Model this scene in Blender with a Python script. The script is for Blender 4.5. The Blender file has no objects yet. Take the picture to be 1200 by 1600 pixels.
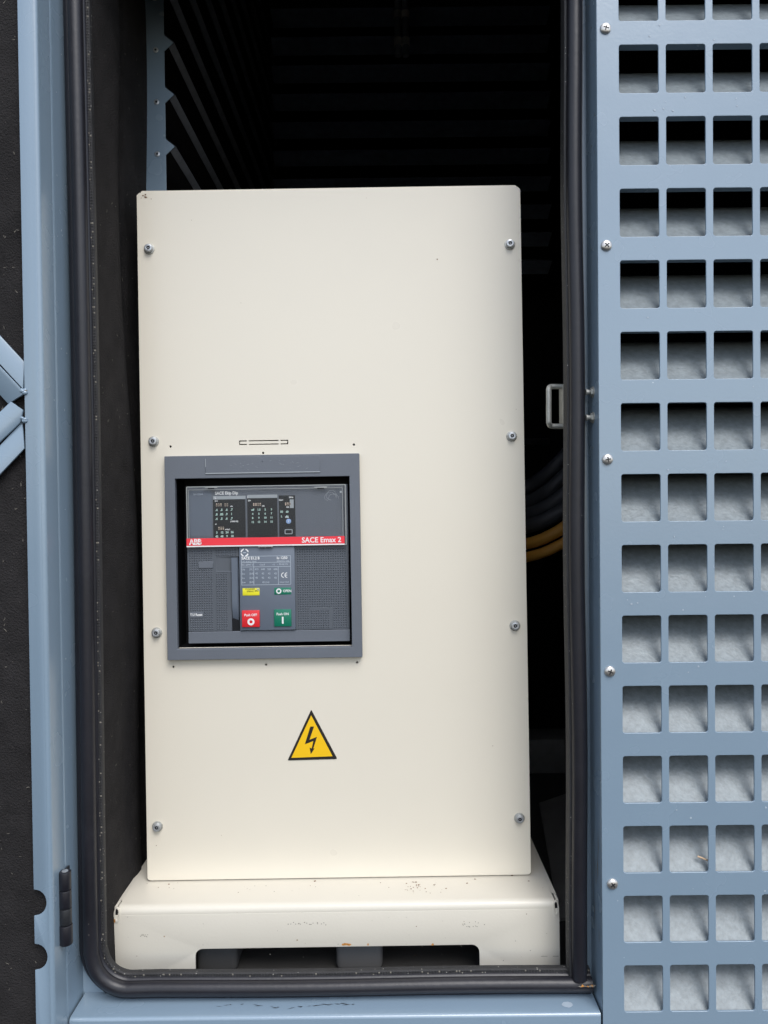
import bpy, bmesh, math, random
from math import radians, sin, cos, pi, sqrt, atan2
from mathutils import Matrix, Vector
random.seed(7)
S = bpy.context.scene
COL = S.collection

# ------------------------------------------------------------------ camera
PITCH, ROLL, LENS = radians(0.9), radians(0.62), 1155.0
CAMZ = 1.5
cd = bpy.data.cameras.new("camera"); cam = bpy.data.objects.new("camera", cd); COL.objects.link(cam)
cd.sensor_fit = 'VERTICAL'; cd.sensor_height = 36; cd.lens = 36 * LENS / 1600
cd.clip_start = 0.02; cd.clip_end = 500
cam.matrix_world = (Matrix.Translation((0, 0, CAMZ)) @ Matrix.Rotation(pi/2 - PITCH, 4, 'X') @ Matrix.Rotation(-ROLL, 4, 'Z'))
S.camera = cam

# ------------------------------------------------------------------ light
SUN_DIR = Vector((0.22, -0.53, 0.80)).normalized()       # towards the sun
w = bpy.data.worlds.new("World"); S.world = w; w.use_nodes = True
nt = w.node_tree; nt.nodes.clear()
out = nt.nodes.new('ShaderNodeOutputWorld'); bg = nt.nodes.new('ShaderNodeBackground')
sky = nt.nodes.new('ShaderNodeTexSky'); sky.sky_type = 'NISHITA'; sky.sun_disc = False
sky.sun_elevation = math.asin(SUN_DIR.z); sky.sun_rotation = atan2(SUN_DIR.x, SUN_DIR.y)
sky.air_density = 1.0; sky.dust_density = 1.5; sky.ozone_density = 1.0
hs = nt.nodes.new('ShaderNodeHueSaturation'); hs.inputs['Saturation'].default_value = 0.62
nt.links.new(sky.outputs[0], hs.inputs['Color']); nt.links.new(hs.outputs[0], bg.inputs['Color'])
bg.inputs['Strength'].default_value = 0.125
nt.links.new(bg.outputs[0], out.inputs[0])
sl = bpy.data.lights.new("sun", 'SUN'); so = bpy.data.objects.new("sun", sl); COL.objects.link(so)
sl.energy = 1.1; sl.angle = radians(34); sl.color = (1.0, 0.985, 0.96)
so.rotation_euler = (-SUN_DIR).to_track_quat('-Z', 'Y').to_euler(); so.location = (2, -3, 5)
S.view_settings.view_transform = 'Standard'; S.view_settings.look = 'None'
S.view_settings.exposure = 0.92; S.view_settings.gamma = 1
S.view_settings.use_curve_mapping = False

# ------------------------------------------------------------------ frames and measuring
FE = Matrix.Translation((0, 0, CAMZ))                                       # the enclosure stands plumb
FC = Matrix.Translation((0, 0, CAMZ)) @ Matrix.Rotation(-PITCH, 4, 'X') @ Matrix.Rotation(-radians(0.28), 4, 'Y')   # the cabinet leans back a little

def at(px, py, Y):
    """measured point of the photo at depth Y, in enclosure coordinates"""
    x, y = (px - 600) / LENS, -(py - 800) / LENS
    c, s = cos(-ROLL), sin(-ROLL); x, y = c*x - s*y, s*x + c*y
    a = pi/2 - PITCH
    d = (x, cos(a)*y + sin(a), sin(a)*y - cos(a)); k = Y / d[1]
    return Vector((d[0]*k, Y, d[2]*k))

def P(px, py, y=1.0):
    """measured point on the cabinet front, in cabinet coordinates"""
    x, z = (px - 600) / LENS, -(py - 800) / LENS
    c, s = cos(-radians(.9)), sin(-radians(.9))
    return ((c*x - s*z) * y, (s*x + c*z) * y)

# ------------------------------------------------------------------ materials
def mat(name, col, rough=.5, metal=0., var=.06, vscale=6., bump=0., bscale=400., specks=None, speck_scale=60., speck_thr=.06, spec=.5, coat=0., streak=0.):
    m = bpy.data.materials.new(name); m.use_nodes = True
    n = m.node_tree; b = n.nodes['Principled BSDF']
    tc = n.nodes.new('ShaderNodeTexCoord')
    no = n.nodes.new('ShaderNodeTexNoise'); no.inputs['Scale'].default_value = vscale; no.inputs['Detail'].default_value = 6
    no.inputs['Roughness'].default_value = .65
    if streak:
        mp = n.nodes.new('ShaderNodeMapping'); mp.inputs['Scale'].default_value = (1, 1, streak)
        n.links.new(tc.outputs['Object'], mp.inputs[0]); n.links.new(mp.outputs[0], no.inputs['Vector'])
    else:
        n.links.new(tc.outputs['Object'], no.inputs['Vector'])
    rp = n.nodes.new('ShaderNodeMapRange'); rp.clamp = False; rp.inputs[1].default_value = .15; rp.inputs[2].default_value = .85
    rp.inputs[3].default_value = 1 - var; rp.inputs[4].default_value = 1 + var
    n.links.new(no.outputs[0], rp.inputs[0])
    mx = n.nodes.new('ShaderNodeVectorMath'); mx.operation = 'SCALE'
    mx.inputs[0].default_value = col[:3]; n.links.new(rp.outputs[0], mx.inputs['Scale'])
    last = mx.outputs[0]
    if specks:
        vo = n.nodes.new('ShaderNodeTexVoronoi'); vo.inputs['Scale'].default_value = speck_scale
        n.links.new(tc.outputs['Object'], vo.inputs['Vector'])
        # only some of the cells carry a speck
        sep = n.nodes.new('ShaderNodeSeparateColor'); n.links.new(vo.outputs['Color'], sep.inputs[0])
        g = n.nodes.new('ShaderNodeMath'); g.operation = 'GREATER_THAN'; g.inputs[1].default_value = .9; n.links.new(sep.outputs[0], g.inputs[0])
        l = n.nodes.new('ShaderNodeMath'); l.operation = 'LESS_THAN'; l.inputs[1].default_value = speck_thr; n.links.new(vo.outputs['Distance'], l.inputs[0])
        mu = n.nodes.new('ShaderNodeMath'); mu.operation = 'MULTIPLY'; n.links.new(g.outputs[0], mu.inputs[0]); n.links.new(l.outputs[0], mu.inputs[1])
        mi = n.nodes.new('ShaderNodeMix'); mi.data_type = 'RGBA'; n.links.new(mu.outputs[0], mi.inputs[0])
        n.links.new(last, mi.inputs[6]); mi.inputs[7].default_value = (*specks, 1); last = mi.outputs[2]
    n.links.new(last, b.inputs['Base Color'])
    rr = n.nodes.new('ShaderNodeMapRange'); rr.clamp = False; rr.inputs[1].default_value = .15; rr.inputs[2].default_value = .85
    rr.inputs[3].default_value = max(rough - .04, .02); rr.inputs[4].default_value = min(rough + .04, 1)
    n2 = n.nodes.new('ShaderNodeTexNoise'); n2.inputs['Scale'].default_value = vscale * 4; n.links.new(tc.outputs['Object'], n2.inputs['Vector'])
    n.links.new(n2.outputs[0], rr.inputs[0]); n.links.new(rr.outputs[0], b.inputs['Roughness'])
    b.inputs['Metallic'].default_value = metal; b.inputs['Specular IOR Level'].default_value = spec
    b.inputs['Coat Weight'].default_value = coat
    if bump:
        n3 = n.nodes.new('ShaderNodeTexNoise'); n3.inputs['Scale'].default_value = bscale; n3.inputs['Detail'].default_value = 3
        n.links.new(tc.outputs['Object'], n3.inputs['Vector'])
        bp = n.nodes.new('ShaderNodeBump'); bp.inputs['Strength'].default_value = bump; bp.inputs['Distance'].default_value = .002
        n.links.new(n3.outputs[0], bp.inputs['Height']); n.links.new(bp.outputs[0], b.inputs['Normal'])
    return m

BLUE = mat('blue_grey_paint', (.215, .295, .375), .26, var=.04, vscale=5, spec=1.0, bump=.05, bscale=350, specks=(.45, .52, .58), speck_scale=45, speck_thr=.035)
CREAM = mat('cream_paint', (.735, .685, .580), .30, var=.02, vscale=4, bump=.04, bscale=500, spec=.7, specks=(.5, .43, .33), speck_scale=38, speck_thr=.03)
CREAMD = mat('cream_paint_plinth', (.635, .60, .52), .38, var=.025, vscale=9, bump=.05, bscale=400, specks=(.30, .2, .11), speck_scale=60, speck_thr=.06)
RUBBER = mat('black_rubber', (.013, .013, .018), .40, var=.3, vscale=14, bump=.12, bscale=160, specks=(.16, .15, .14), speck_scale=90, speck_thr=.05)
TRIM = mat('worn_rubber_trim', (.022, .022, .024), .6, var=.4, vscale=60, bump=.4, bscale=900, specks=(.3, .29, .26), speck_scale=300, speck_thr=.2)
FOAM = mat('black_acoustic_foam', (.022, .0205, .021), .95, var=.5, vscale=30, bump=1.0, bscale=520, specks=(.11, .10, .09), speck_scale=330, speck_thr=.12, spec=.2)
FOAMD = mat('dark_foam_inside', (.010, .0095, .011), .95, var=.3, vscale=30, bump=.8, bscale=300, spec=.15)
GALV = mat('galvanised_sheet', (.190, .220, .236), .45, metal=.1, var=.34, vscale=150, bump=.25, bscale=300, specks=(.25, .23, .2), speck_scale=90, speck_thr=.05)
BGREY = mat('breaker_grey_plastic', (.125, .140, .166), .45, var=.05, vscale=20, bump=.1, bscale=900)
BGREY2 = mat('breaker_knurled_plastic', (.088, .100, .118), .5, var=.05, vscale=20)
BPLATE = mat('breaker_plate_plastic', (.125, .150, .190), .42, var=.03, vscale=20)
PIT = mat('black_plastic', (.006, .0065, .009), .6, var=.2, vscale=20, spec=.3)
PANELB = mat('black_print', (.008, .010, .013), .4, var=.1, vscale=30)
LGREY = mat('light_grey_print', (.36, .39, .41), .5, var=.04, vscale=30)
CLEARE = mat('clear_plastic_edge', (.30, .315, .31), .25, var=.1, vscale=60)
WHITE = mat('white_print', (.80, .80, .80), .5, var=.02)
PALE = mat('pale_print', (.42, .47, .53), .5, var=.05)
MINT = mat('pale_green_print', (.50, .68, .62), .5, var=.05)
ORANGE = mat('switch_print', (.62, .50, .40), .5, var=.1)
RED = mat('red_plastic', (.70, .022, .030), .4, var=.03)
BAND = mat('red_band_print', (.82, .035, .055), .4, var=.02)
GREEN = mat('green_plastic', (.005, .17, .10), .4, var=.03)
YELLOW = mat('yellow_plastic', (.80, .74, .03), .4, var=.03)
BLACK = mat('black_ink', (.012, .010, .008), .5, var=.05)
SIGNY = mat('warning_yellow', (.86, .52, .008), .4, var=.03, vscale=40)
ZINC = mat('zinc_plated_steel', (.50, .52, .54), .32, metal=.6, var=.15, vscale=120)
STEEL = mat('dull_galvanised_steel', (.44, .44, .41), .5, metal=.55, var=.3, vscale=90, bump=.3, bscale=300)
SCREWM = mat('stainless_screw', (.62, .60, .57), .35, metal=.8, var=.1, vscale=120)
DARKM = mat('dark_metal', (.03, .032, .036), .4, metal=.3, var=.2, vscale=60)
CABLE = mat('black_cable_sheath', (.060, .064, .075), .5, var=.2, vscale=30)
CABLEY = mat('yellow_cable_sheath', (.62, .30, .05), .55, var=.15, vscale=20)
FLOORM = mat('painted_steel_floor', (.055, .053, .05), .6, var=.3, vscale=12, bump=.2, bscale=80)
RUST = mat('rust', (.16, .065, .02), .8, var=.3, vscale=200)
RUSTO = mat('orange_rust', (.50, .22, .05), .8, var=.3, vscale=200)
LINT = mat('pale_lint', (.20, .185, .155), .9, var=.3, vscale=200)
LOUVM = mat('shade_darkened_louvre_paint', (.13, .142, .165), .75, var=.3, vscale=60, bump=.4, bscale=300)  # blue louvre paint with the deep shade of the interior put into its colour
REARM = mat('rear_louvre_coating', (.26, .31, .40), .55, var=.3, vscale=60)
PALEC = mat('pale_clamp', (.80, .80, .72), .5, var=.1)
RAILM = mat('worn_grey_steel', (.26, .25, .23), .6, var=.3, vscale=20)
STRAW = mat('dry_straw', (.60, .42, .27), .7, var=.2, vscale=200)
BLUEB = mat('pale_blue_button', (.30, .44, .72), .4, var=.05)
CHALK = mat('pale_smear', (.36, .43, .50), .6, var=.1, vscale=90)
GREYDARK = mat('dark_grey_block', (.06, .06, .06), .7, var=.15, vscale=30)
GREYBLOCK = mat('grey_block', (.11, .11, .11), .7, var=.1, vscale=20)

gl = bpy.data.materials.new('clear_polycarbonate'); gl.use_nodes = True
g = gl.node_tree; g.nodes.clear()
go = g.nodes.new('ShaderNodeOutputMaterial'); gt = g.nodes.new('ShaderNodeBsdfTransparent'); gg = g.nodes.new('ShaderNodeBsdfGlossy')
gg.inputs['Roughness'].default_value = .12; gg.inputs['Color'].default_value = (.9, .95, 1, 1)
gt.inputs['Color'].default_value = (.99, .99, .99, 1)
gm = g.nodes.new('ShaderNodeMixShader'); fr = g.nodes.new('ShaderNodeFresnel'); fr.inputs[0].default_value = 1.15
g.links.new(fr.outputs[0], gm.inputs[0]); g.links.new(gt.outputs[0], gm.inputs[1]); g.links.new(gg.outputs[0], gm.inputs[2]); g.links.new(gm.outputs[0], go.inputs[0])

# ------------------------------------------------------------------ mesh helpers
def join(bm, other):
    me = bpy.data.meshes.new('tmp'); other.to_mesh(me); bm.from_mesh(me); bpy.data.meshes.remove(me); other.free()

def box(bm, x0, x1, y0, y1, z0, z1, bev=0., mi=0, seg=2, M=None):
    t = bmesh.new()
    bmesh.ops.create_cube(t, size=1)
    for v in t.verts:
        v.co = Vector((x0 + (v.co.x+.5)*(x1-x0), y0 + (v.co.y+.5)*(y1-y0), z0 + (v.co.z+.5)*(z1-z0)))
    if bev: bmesh.ops.bevel(t, geom=list(t.edges), offset=bev, segments=seg, affect='EDGES', profile=.5)
    for f in t.faces: f.material_index = mi
    if M is not None: bmesh.ops.transform(t, matrix=M, verts=t.verts)
    join(bm, t)

def cyl(bm, a, b, r0, r1=None, seg=20, mi=0, bev=0.):
    a, b = Vector(a), Vector(b); r1 = r0 if r1 is None else r1; d = b - a
    t = bmesh.new()
    bmesh.ops.create_cone(t, cap_ends=True, segments=seg, radius1=r0, radius2=r1, depth=d.length)
    if bev:
        ed = [e for e in t.edges if len(e.link_faces) == 2 and any(len(f.verts) > 4 for f in e.link_faces)]
        bmesh.ops.bevel(t, geom=ed, offset=bev, segments=2, affect='EDGES', profile=.5)
    for f in t.faces: f.material_index = mi
    bmesh.ops.transform(t, matrix=Matrix.Translation((a+b)/2) @ d.to_track_quat('Z', 'Y').to_matrix().to_4x4(), verts=t.verts)
    join(bm, t)

def dome(bm, c, r, h, seg=20, rings=5, mi=0):
    """button head pointing to -y, centre of its base at c"""
    t = bmesh.new(); prev = None
    for k in range(rings+1):
        a = pi/2 * k / rings; rr = r*cos(a); yy = -h*sin(a)
        if k == rings: ring = [t.verts.new((c[0], c[1]+yy, c[2]))]
        else: ring = [t.verts.new((c[0]+rr*cos(2*pi*i/seg), c[1]+yy, c[2]+rr*sin(2*pi*i/seg))) for i in range(seg)]
        if prev:
            for i in range(seg):
                j = (i+1) % seg
                f = t.faces.new([prev[i], prev[j], ring[0]] if len(ring) == 1 else [prev[i], prev[j], ring[j], ring[i]]); f.material_index = mi
        prev = ring
    bmesh.ops.recalc_face_normals(t, faces=t.faces); join(bm, t)

def tube(bm, pts, r, seg=12, mi=0, closed=False):
    pts = [Vector(p) for p in pts]; n = len(pts); rings = []
    rad = r if isinstance(r, (list, tuple)) else [r]*n
    t = bmesh.new(); up = None
    for i, p in enumerate(pts):
        if closed: d = pts[(i+1) % n] - pts[i-1]
        else: d = pts[min(i+1, n-1)] - pts[max(i-1, 0)]
        d.normalize()
        if up is None:
            up = Vector((0, 1, 0)) if abs(d.y) < .9 else Vector((1, 0, 0))
        u = (up - d*up.dot(d)).normalized(); v = d.cross(u); up = u
        rings.append([t.verts.new(p + (u*cos(2*pi*k/seg) + v*sin(2*pi*k/seg))*rad[i]) for k in range(seg)])
    for i in range(n if closed else n-1):
        a, b = rings[i], rings[(i+1) % n]
        for k in range(seg):
            f = t.faces.new([a[k], a[(k+1) % seg], b[(k+1) % seg], b[k]]); f.material_index = mi
    if not closed:
        t.faces.new(rings[0]); t.faces.new(rings[-1])
    bmesh.ops.recalc_face_normals(t, faces=t.faces); join(bm, t)

def smooth_path(pts, n=8):
    pts = [Vector(p) for p in pts]; o = []
    for i in range(len(pts)-1):
        p0 = pts[max(i-1, 0)]; p1 = pts[i]; p2 = pts[i+1]; p3 = pts[min(i+2, len(pts)-1)]
        for k in range(n):
            t = k/n
            o.append(.5*((2*p1) + (p2-p0)*t + (2*p0-5*p1+4*p2-p3)*t*t + (3*p1-p0-3*p2+p3)*t**3))
    o.append(pts[-1]); return o

def sheet(bm, loops, y0, y1, bev=0., mi=0):
    """flat sheet between y0 (front) and y1 with outlines (x, z); inner outlines are holes"""
    cu = bpy.data.curves.new('c', 'CURVE'); cu.dimensions = '2D'; cu.fill_mode = 'BOTH'
    th = y1 - y0; cu.extrude = max(th/2 - bev, 0); cu.bevel_depth = bev; cu.bevel_resolution = 1 if bev else 0; cu.offset = -bev
    for lp in loops:
        s = cu.splines.new('POLY'); s.points.add(len(lp)-1); s.use_cyclic_u = True
        for q, (x, z) in zip(s.points, lp): q.co = (x, z, 0, 1)
    o = bpy.data.objects.new('c', cu); COL.objects.link(o)
    me = bpy.data.meshes.new_from_object(o)
    t = bmesh.new(); t.from_mesh(me)
    bmesh.ops.remove_doubles(t, verts=t.verts, dist=1e-6)
    bpy.data.objects.remove(o); bpy.data.curves.remove(cu); bpy.data.meshes.remove(me)
    yc = (y0+y1)/2
    for v in t.verts: v.co = Vector((v.co.x, yc - v.co.z, v.co.y))
    for f in t.faces: f.material_index = mi
    bmesh.ops.recalc_face_normals(t, faces=t.faces)
    join(bm, t)

def rrect(x0, x1, z0, z1, r=0., n=5, rr=None):
    rs = rr or (r, r, r, r)        # bl, br, tr, tl
    o = []
    for (cx, cz, a0, q) in ((x0, z0, pi, rs[0]), (x1, z0, 1.5*pi, rs[1]), (x1, z1, 0, rs[2]), (x0, z1, .5*pi, rs[3])):
        if q <= 0: o.append((cx, cz)); continue
        ccx = cx + (q if cx == x0 else -q); ccz = cz + (q if cz == z0 else -q)
        for i in range(n+1):
            a = a0 + i/n*pi/2; o.append((ccx + q*cos(a), ccz + q*sin(a)))
    return o

def circ(x, z, r, n=16): return [(x + r*cos(2*pi*i/n), z + r*sin(2*pi*i/n)) for i in range(n)]

def text(bm, s, x, z, size, y, mi=0, align='LEFT', bold=0., sx=1., th=.0001, spacing=1.):
    cu = bpy.data.curves.new('t', 'FONT'); cu.body = s; cu.size = size; cu.align_x = align; cu.align_y = 'CENTER'
    cu.extrude = th; cu.offset = bold*size; cu.space_character = spacing; cu.resolution_u = 3
    o = bpy.data.objects.new('t', cu); COL.objects.link(o)
    me = bpy.data.meshes.new_from_object(o); t = bmesh.new(); t.from_mesh(me)
    bpy.data.objects.remove(o); bpy.data.curves.remove(cu); bpy.data.meshes.remove(me)
    for v in t.verts: v.co = Vector((x + v.co.x*sx, y - v.co.z, z + v.co.y))
    for f in t.faces: f.material_index = mi
    join(bm, t)

# ------------------------------------------------------------------ scene-graph helpers
BASE = {}
def props(o, label=None, cat=None, group=None, kind=None):
    if label: o['label'] = label
    if cat: o['category'] = cat
    if group: o['group'] = group
    if kind: o['kind'] = kind

def thing(name, frame, p0, label, cat, group=None):
    o = bpy.data.objects.new(name, None); COL.objects.link(o)
    o.matrix_world = frame @ Matrix.Translation(Vector(p0)); o.empty_display_size = .05
    BASE[o] = Vector(p0); props(o, label, cat, group); return o

def obj(name, bm, mats, parent=None, smooth=False, angle=32, frame=FE, p0=(0, 0, 0), label=None):
    mats = mats if isinstance(mats, (list, tuple)) else [mats]
    base = BASE[parent] if parent is not None else Vector(p0)
    bmesh.ops.transform(bm, matrix=Matrix.Translation(-base), verts=bm.verts)
    me = bpy.data.meshes.new(name); bm.to_mesh(me); bm.free()
    for m in mats: me.materials.append(m)
    if smooth:
        for f in me.polygons: f.use_smooth = True
        me.set_sharp_from_angle(angle=radians(angle))
    o = bpy.data.objects.new(name, me); COL.objects.link(o)
    if parent is not None: o.parent = parent
    else: o.matrix_world = frame @ Matrix.Translation(base)
    BASE[o] = base
    if label: o['label'] = label
    return o

# ================================================================== 1. ENCLOSURE
F, SD = .850, .896           # front face, seal flange
LX, RX = -.3745, .2480       # side returns of the doorway
SZ = -.599                   # sill
TOPZ = .71; GTOP = .90
enc = thing('machine_enclosure', FE, (0, 1.4, -.75), 'blue-grey steel machine enclosure around the open doorway, with black rubber door seal and punched grille', 'machine enclosure')

# --- shell that closes the inside
bm = bmesh.new()
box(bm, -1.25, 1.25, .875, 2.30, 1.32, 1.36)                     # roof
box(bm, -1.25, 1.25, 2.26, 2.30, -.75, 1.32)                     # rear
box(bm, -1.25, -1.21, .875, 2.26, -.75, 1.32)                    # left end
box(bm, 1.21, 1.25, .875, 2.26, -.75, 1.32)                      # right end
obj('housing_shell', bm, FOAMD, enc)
bm = bmesh.new()
box(bm, -1.25, LX - .012, F+.0015, F+.025, -.75, 1.36, .001)             # front sheet left of the doorway
box(bm, LX-.011, RX-.0005, F, F+.050, TOPZ, 1.36, .001)         # header
obj('front_sheet', bm, BLUE, enc)

# --- side returns of the doorway, rolled edge
def return_wall(side):
    bm = bmesh.new(); t = bmesh.new()
    x = LX if side < 0 else RX; s = 1 if side < 0 else -1
    prof = []
    r = .0050
    for i in range(7):                                            # rolled front corner
        a = pi/2 * i/6
        prof.append((x + s*(-.0 + r*sin(a)) - s*r, F + r - r*cos(a)))
    prof = [(x - s*.020, F + .0008)] + [(p, q) for p, q in prof] + [(x, SD), (x + s*.003, SD + .0015)]
    if side < 0: prof += [(x + s*.024, SD + .0015), (x + s*.024, SD + .0035), (x - s*.002, SD + .0035), (x - s*.002, F + .003)]
    else:        prof += [(x + s*.024, SD + .0015), (x + s*.024, SD + .0035), (x - s*.002, SD + .0035), (x - s*.002, F + .003)]
    zs = [-.75, -.60, -.3, 0, .3, .6, TOPZ-.0005]
    rows = [[t.verts.new((a, b, z)) for a, b in prof] for z in zs]
    for i in range(len(zs)-1):
        for k in range(len(prof)-1):
            t.faces.new([rows[i][k], rows[i][k+1], rows[i+1][k+1], rows[i+1][k]])
    bmesh.ops.recalc_face_normals(t, faces=t.faces)
    join(bm, t)
    rnd = random.Random(40 + side)
    xx = x + s*.0003
    for k in range(30):                                           # dust and small chips
        y = rnd.uniform(F+.008, SD-.003); z = rnd.uniform(-.55, .6); q = rnd.uniform(.0004, .0013)
        f = bm.faces.new([bm.verts.new((xx, y + q*cos(a*pi/3)*rnd.uniform(.5, 1.2), z + q*sin(a*pi/3)*rnd.uniform(.6, 1.8))) for a in range(6)]); f.material_index = 1
    if side > 0:
        for k in range(16):                                       # rubbed streaks low on the right jamb
            y = rnd.uniform(F+.012, SD-.008); z = rnd.uniform(-.52, -.40); L = rnd.uniform(.004, .018); w_ = rnd.uniform(.0003, .0010)
            f = bm.faces.new([bm.verts.new(p) for p in ((xx, y-w_, z), (xx, y, z-L), (xx, y+w_, z+.001), (xx, y+w_*.5, z+L))]); f.material_index = 1
    return bm
obj('doorway_jamb', return_wall(-1), [BLUE, CHALK], enc, True)
rj = obj('doorway_jamb', return_wall(1), [BLUE, LINT], enc, True)

# --- sill: folded tray between the jambs
bm = bmesh.new(); t = bmesh.new()
prof = [(SD+.03, SZ), (F + .004, SZ)] + [(F + .004 - .004*sin(pi/2*i/6), SZ - .004 + .004*cos(pi/2*i/6)) for i in range(1, 7)] + [(F, SZ-.14)]
xs = [LX + .0022 + (RX - LX - .0044)*i/8 for i in range(9)]
rows = [[t.verts.new((x, a, b)) for a, b in prof] for x in xs]
for i in range(8):
    for k in range(len(prof)-1): t.faces.new([rows[i][k], rows[i][k+1], rows[i+1][k+1], rows[i+1][k]])
bmesh.ops.recalc_face_normals(t, faces=t.faces); join(bm, t)
# worn marks on the sill
rnd = random.Random(5)
for (px, py, rx, ry, mi) in [(888, 1577, .0062, .0050, 1)]:
    c = at(px, py, .860); 
    me = [(c.x + rx*cos(a*pi/10)*(1 + .12*rnd.uniform(-1, 1)), .8655 + ry*sin(a*pi/10)*(1+.12*rnd.uniform(-1, 1))) for a in range(20)]
    f = bm.faces.new([bm.verts.new((a, b, SZ + .0003)) for a, b in me]); f.material_index = 1; f.normal_update()
for k in range(26):
    u = k/25; x = -.205 + .16*u + rnd.uniform(-.004, .004); y = .868 + .003*sin(u*9) + rnd.uniform(-.0012, .0012); L = rnd.uniform(.0015, .006); wd = rnd.uniform(.0003, .0008)
    if rnd.random() < .25: continue
    a = rnd.uniform(-.35, .35)
    vs = [bm.verts.new((x + dx*cos(a)*L - dy*sin(a)*wd, y + dx*sin(a)*L + dy*cos(a)*wd, SZ + .0003)) for dx, dy in ((-1, 0), (0, -1), (1, 0), (0, 1))]
    f = bm.faces.new(vs); f.material_index = 2
obj('sill', bm, [BLUE, CHALK, DARKM], enc, True)

# --- seal: bulb, lip and gripping trim swept round the doorway
def sweep(bm, path, prof, mi=0):
    """path: list of ((x, z), (nx, nz)); prof: list of (n, y)"""
    t = bmesh.new(); rows = [[t.verts.new((x + n*nx, y, z + n*nz)) for n, y in prof] for (x, z), (nx, nz) in path]
    m = len(prof)
    for i in range(len(rows)-1):
        for k in range(m):
            t.faces.new([rows[i][k], rows[i][(k+1) % m], rows[i+1][(k+1) % m], rows[i+1][k]])
    t.faces.new(rows[0]); t.faces.new(rows[-1])
    bmesh.ops.recalc_face_normals(t, faces=t.faces)
    for f in t.faces: f.material_index = mi
    join(bm, t)
IX, BZ, RC = -.3425, -.5700, .030       # inner edge of the trim
def left_path(off_wobble=0.):
    o = []; rnd = random.Random(3)
    for i in range(29):
        z = TOPZ - (TOPZ - (BZ+RC))*i/28; o.append(((IX + .0012*sin(z*5+1), z), (-1, 0)))
    for i in range(1, 13):
        a = pi + pi/2*i/12; o.append(((IX+RC + RC*cos(a), BZ+RC + RC*sin(a)), (cos(a), sin(a))))
    for i in range(1, 17):
        x = IX+RC + (.2435 - IX-RC)*i/16; o.append(((x, BZ + .0008*sin(x*14)), (0, -1)))
    return o
def circp(cn, cy, r, a0=0, a1=2*pi, n=16): return [(cn + r*cos(a0 + (a1-a0)*i/n), cy + r*sin(a0 + (a1-a0)*i/n)) for i in range(n)]
bulb = circp(.0138, .8795, .0086, n=20)
outer = circp(.0240, .8870, .0058, n=14)
bulb2 = [(.0035, .8865), (.0050, .8835), (.008, .882), (.010, .8925), (.0035, .8925)]
lip = [(.0270, .890), (.0285, .8845), (.0300, .8850), (.0300, .8930), (.024, .8930)]
clip = [(0, .888), (.001, .8862), (.0052, .8862), (.0060, .888), (.0060, .8945), (0, .8945)]
bm = bmesh.new()
for pr in (bulb, bulb2, outer, lip): sweep(bm, left_path(), pr)
seal = obj('door_seal', bm, RUBBER, enc, True, 50)
bm = bmesh.new(); sweep(bm, left_path(), clip)
# knurling of the trim
pth = left_path(); rnd = random.Random(11)
for i in range(len(pth)-1):
    (a, na), (b, nb) = pth[i], pth[i+1]; a, b, na = Vector(a), Vector(b), Vector(na); L = (b-a).length; n = max(1, int(L/.0034))
    for k in range(n):
        c = a + (b-a)*(k+.5)/n; d = (b-a).normalized()
        for off in (.0016, .0038):
            q = c + na*off; h = .0008*rnd.uniform(.6, 1.3); e = .0009
            mi = 1 if rnd.random() < .10 else 0
            vs = [bm.verts.new((q.x + d.x*u + na.x*v, .8862 - .0002, q.y + d.y*u + na.y*v)) for u, v in ((-e, -.001), (e, -.001), (e, .001), (-e, .001))]
            tp = bm.verts.new((q.x, .8862 - h, q.y))
            for s in range(4):
                f = bm.faces.new([vs[s], vs[(s+1) % 4], tp]); f.material_index = mi
bmesh.ops.recalc_face_normals(bm, faces=bm.faces)
obj('edge_trim', bm, [TRIM, LINT], seal)
# right-hand length of the seal, standing on the bottom one
IRX = .2172
def right_path():
    return [((IRX + .0010*sin(i*.6), TOPZ - (TOPZ + .5755)*i/30), (1, 0)) for i in range(31)]
bm = bmesh.new()
for pr in (circp(.0118, .8775, .0088, n=20), [(.019, .8885), (.0225, .884), (.0235, .884), (.0235, .8925), (.015, .8925)]): sweep(bm, right_path(), pr)
seal2 = obj('door_seal', bm, RUBBER, enc, True, 50)
bm = bmesh.new(); sweep(bm, right_path(), [(0, .888), (.0008, .8800), (.0030, .8790), (.0050, .8820), (.005, .8945), (0, .8945)])
obj('edge_trim', bm, TRIM, seal2)
# split end of the bottom seal at the right corner
bm = bmesh.new()
for k in range(7):
    x = .226 + k*.0028 + random.uniform(-.001, .001)
    vs = [bm.verts.new((x + dx, .8665 - .0006 + random.uniform(-.0003, .0003), -.5775 + dz + random.uniform(-.001, .001))) for dx, dz in ((-.0022, 0), (.001, -.0012), (.0026, .0002), (.0002, .0014))]
    f = bm.faces.new(vs); f.material_index = k % 2
obj('torn_rubber', bm, [LINT, RUSTO], seal)

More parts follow.
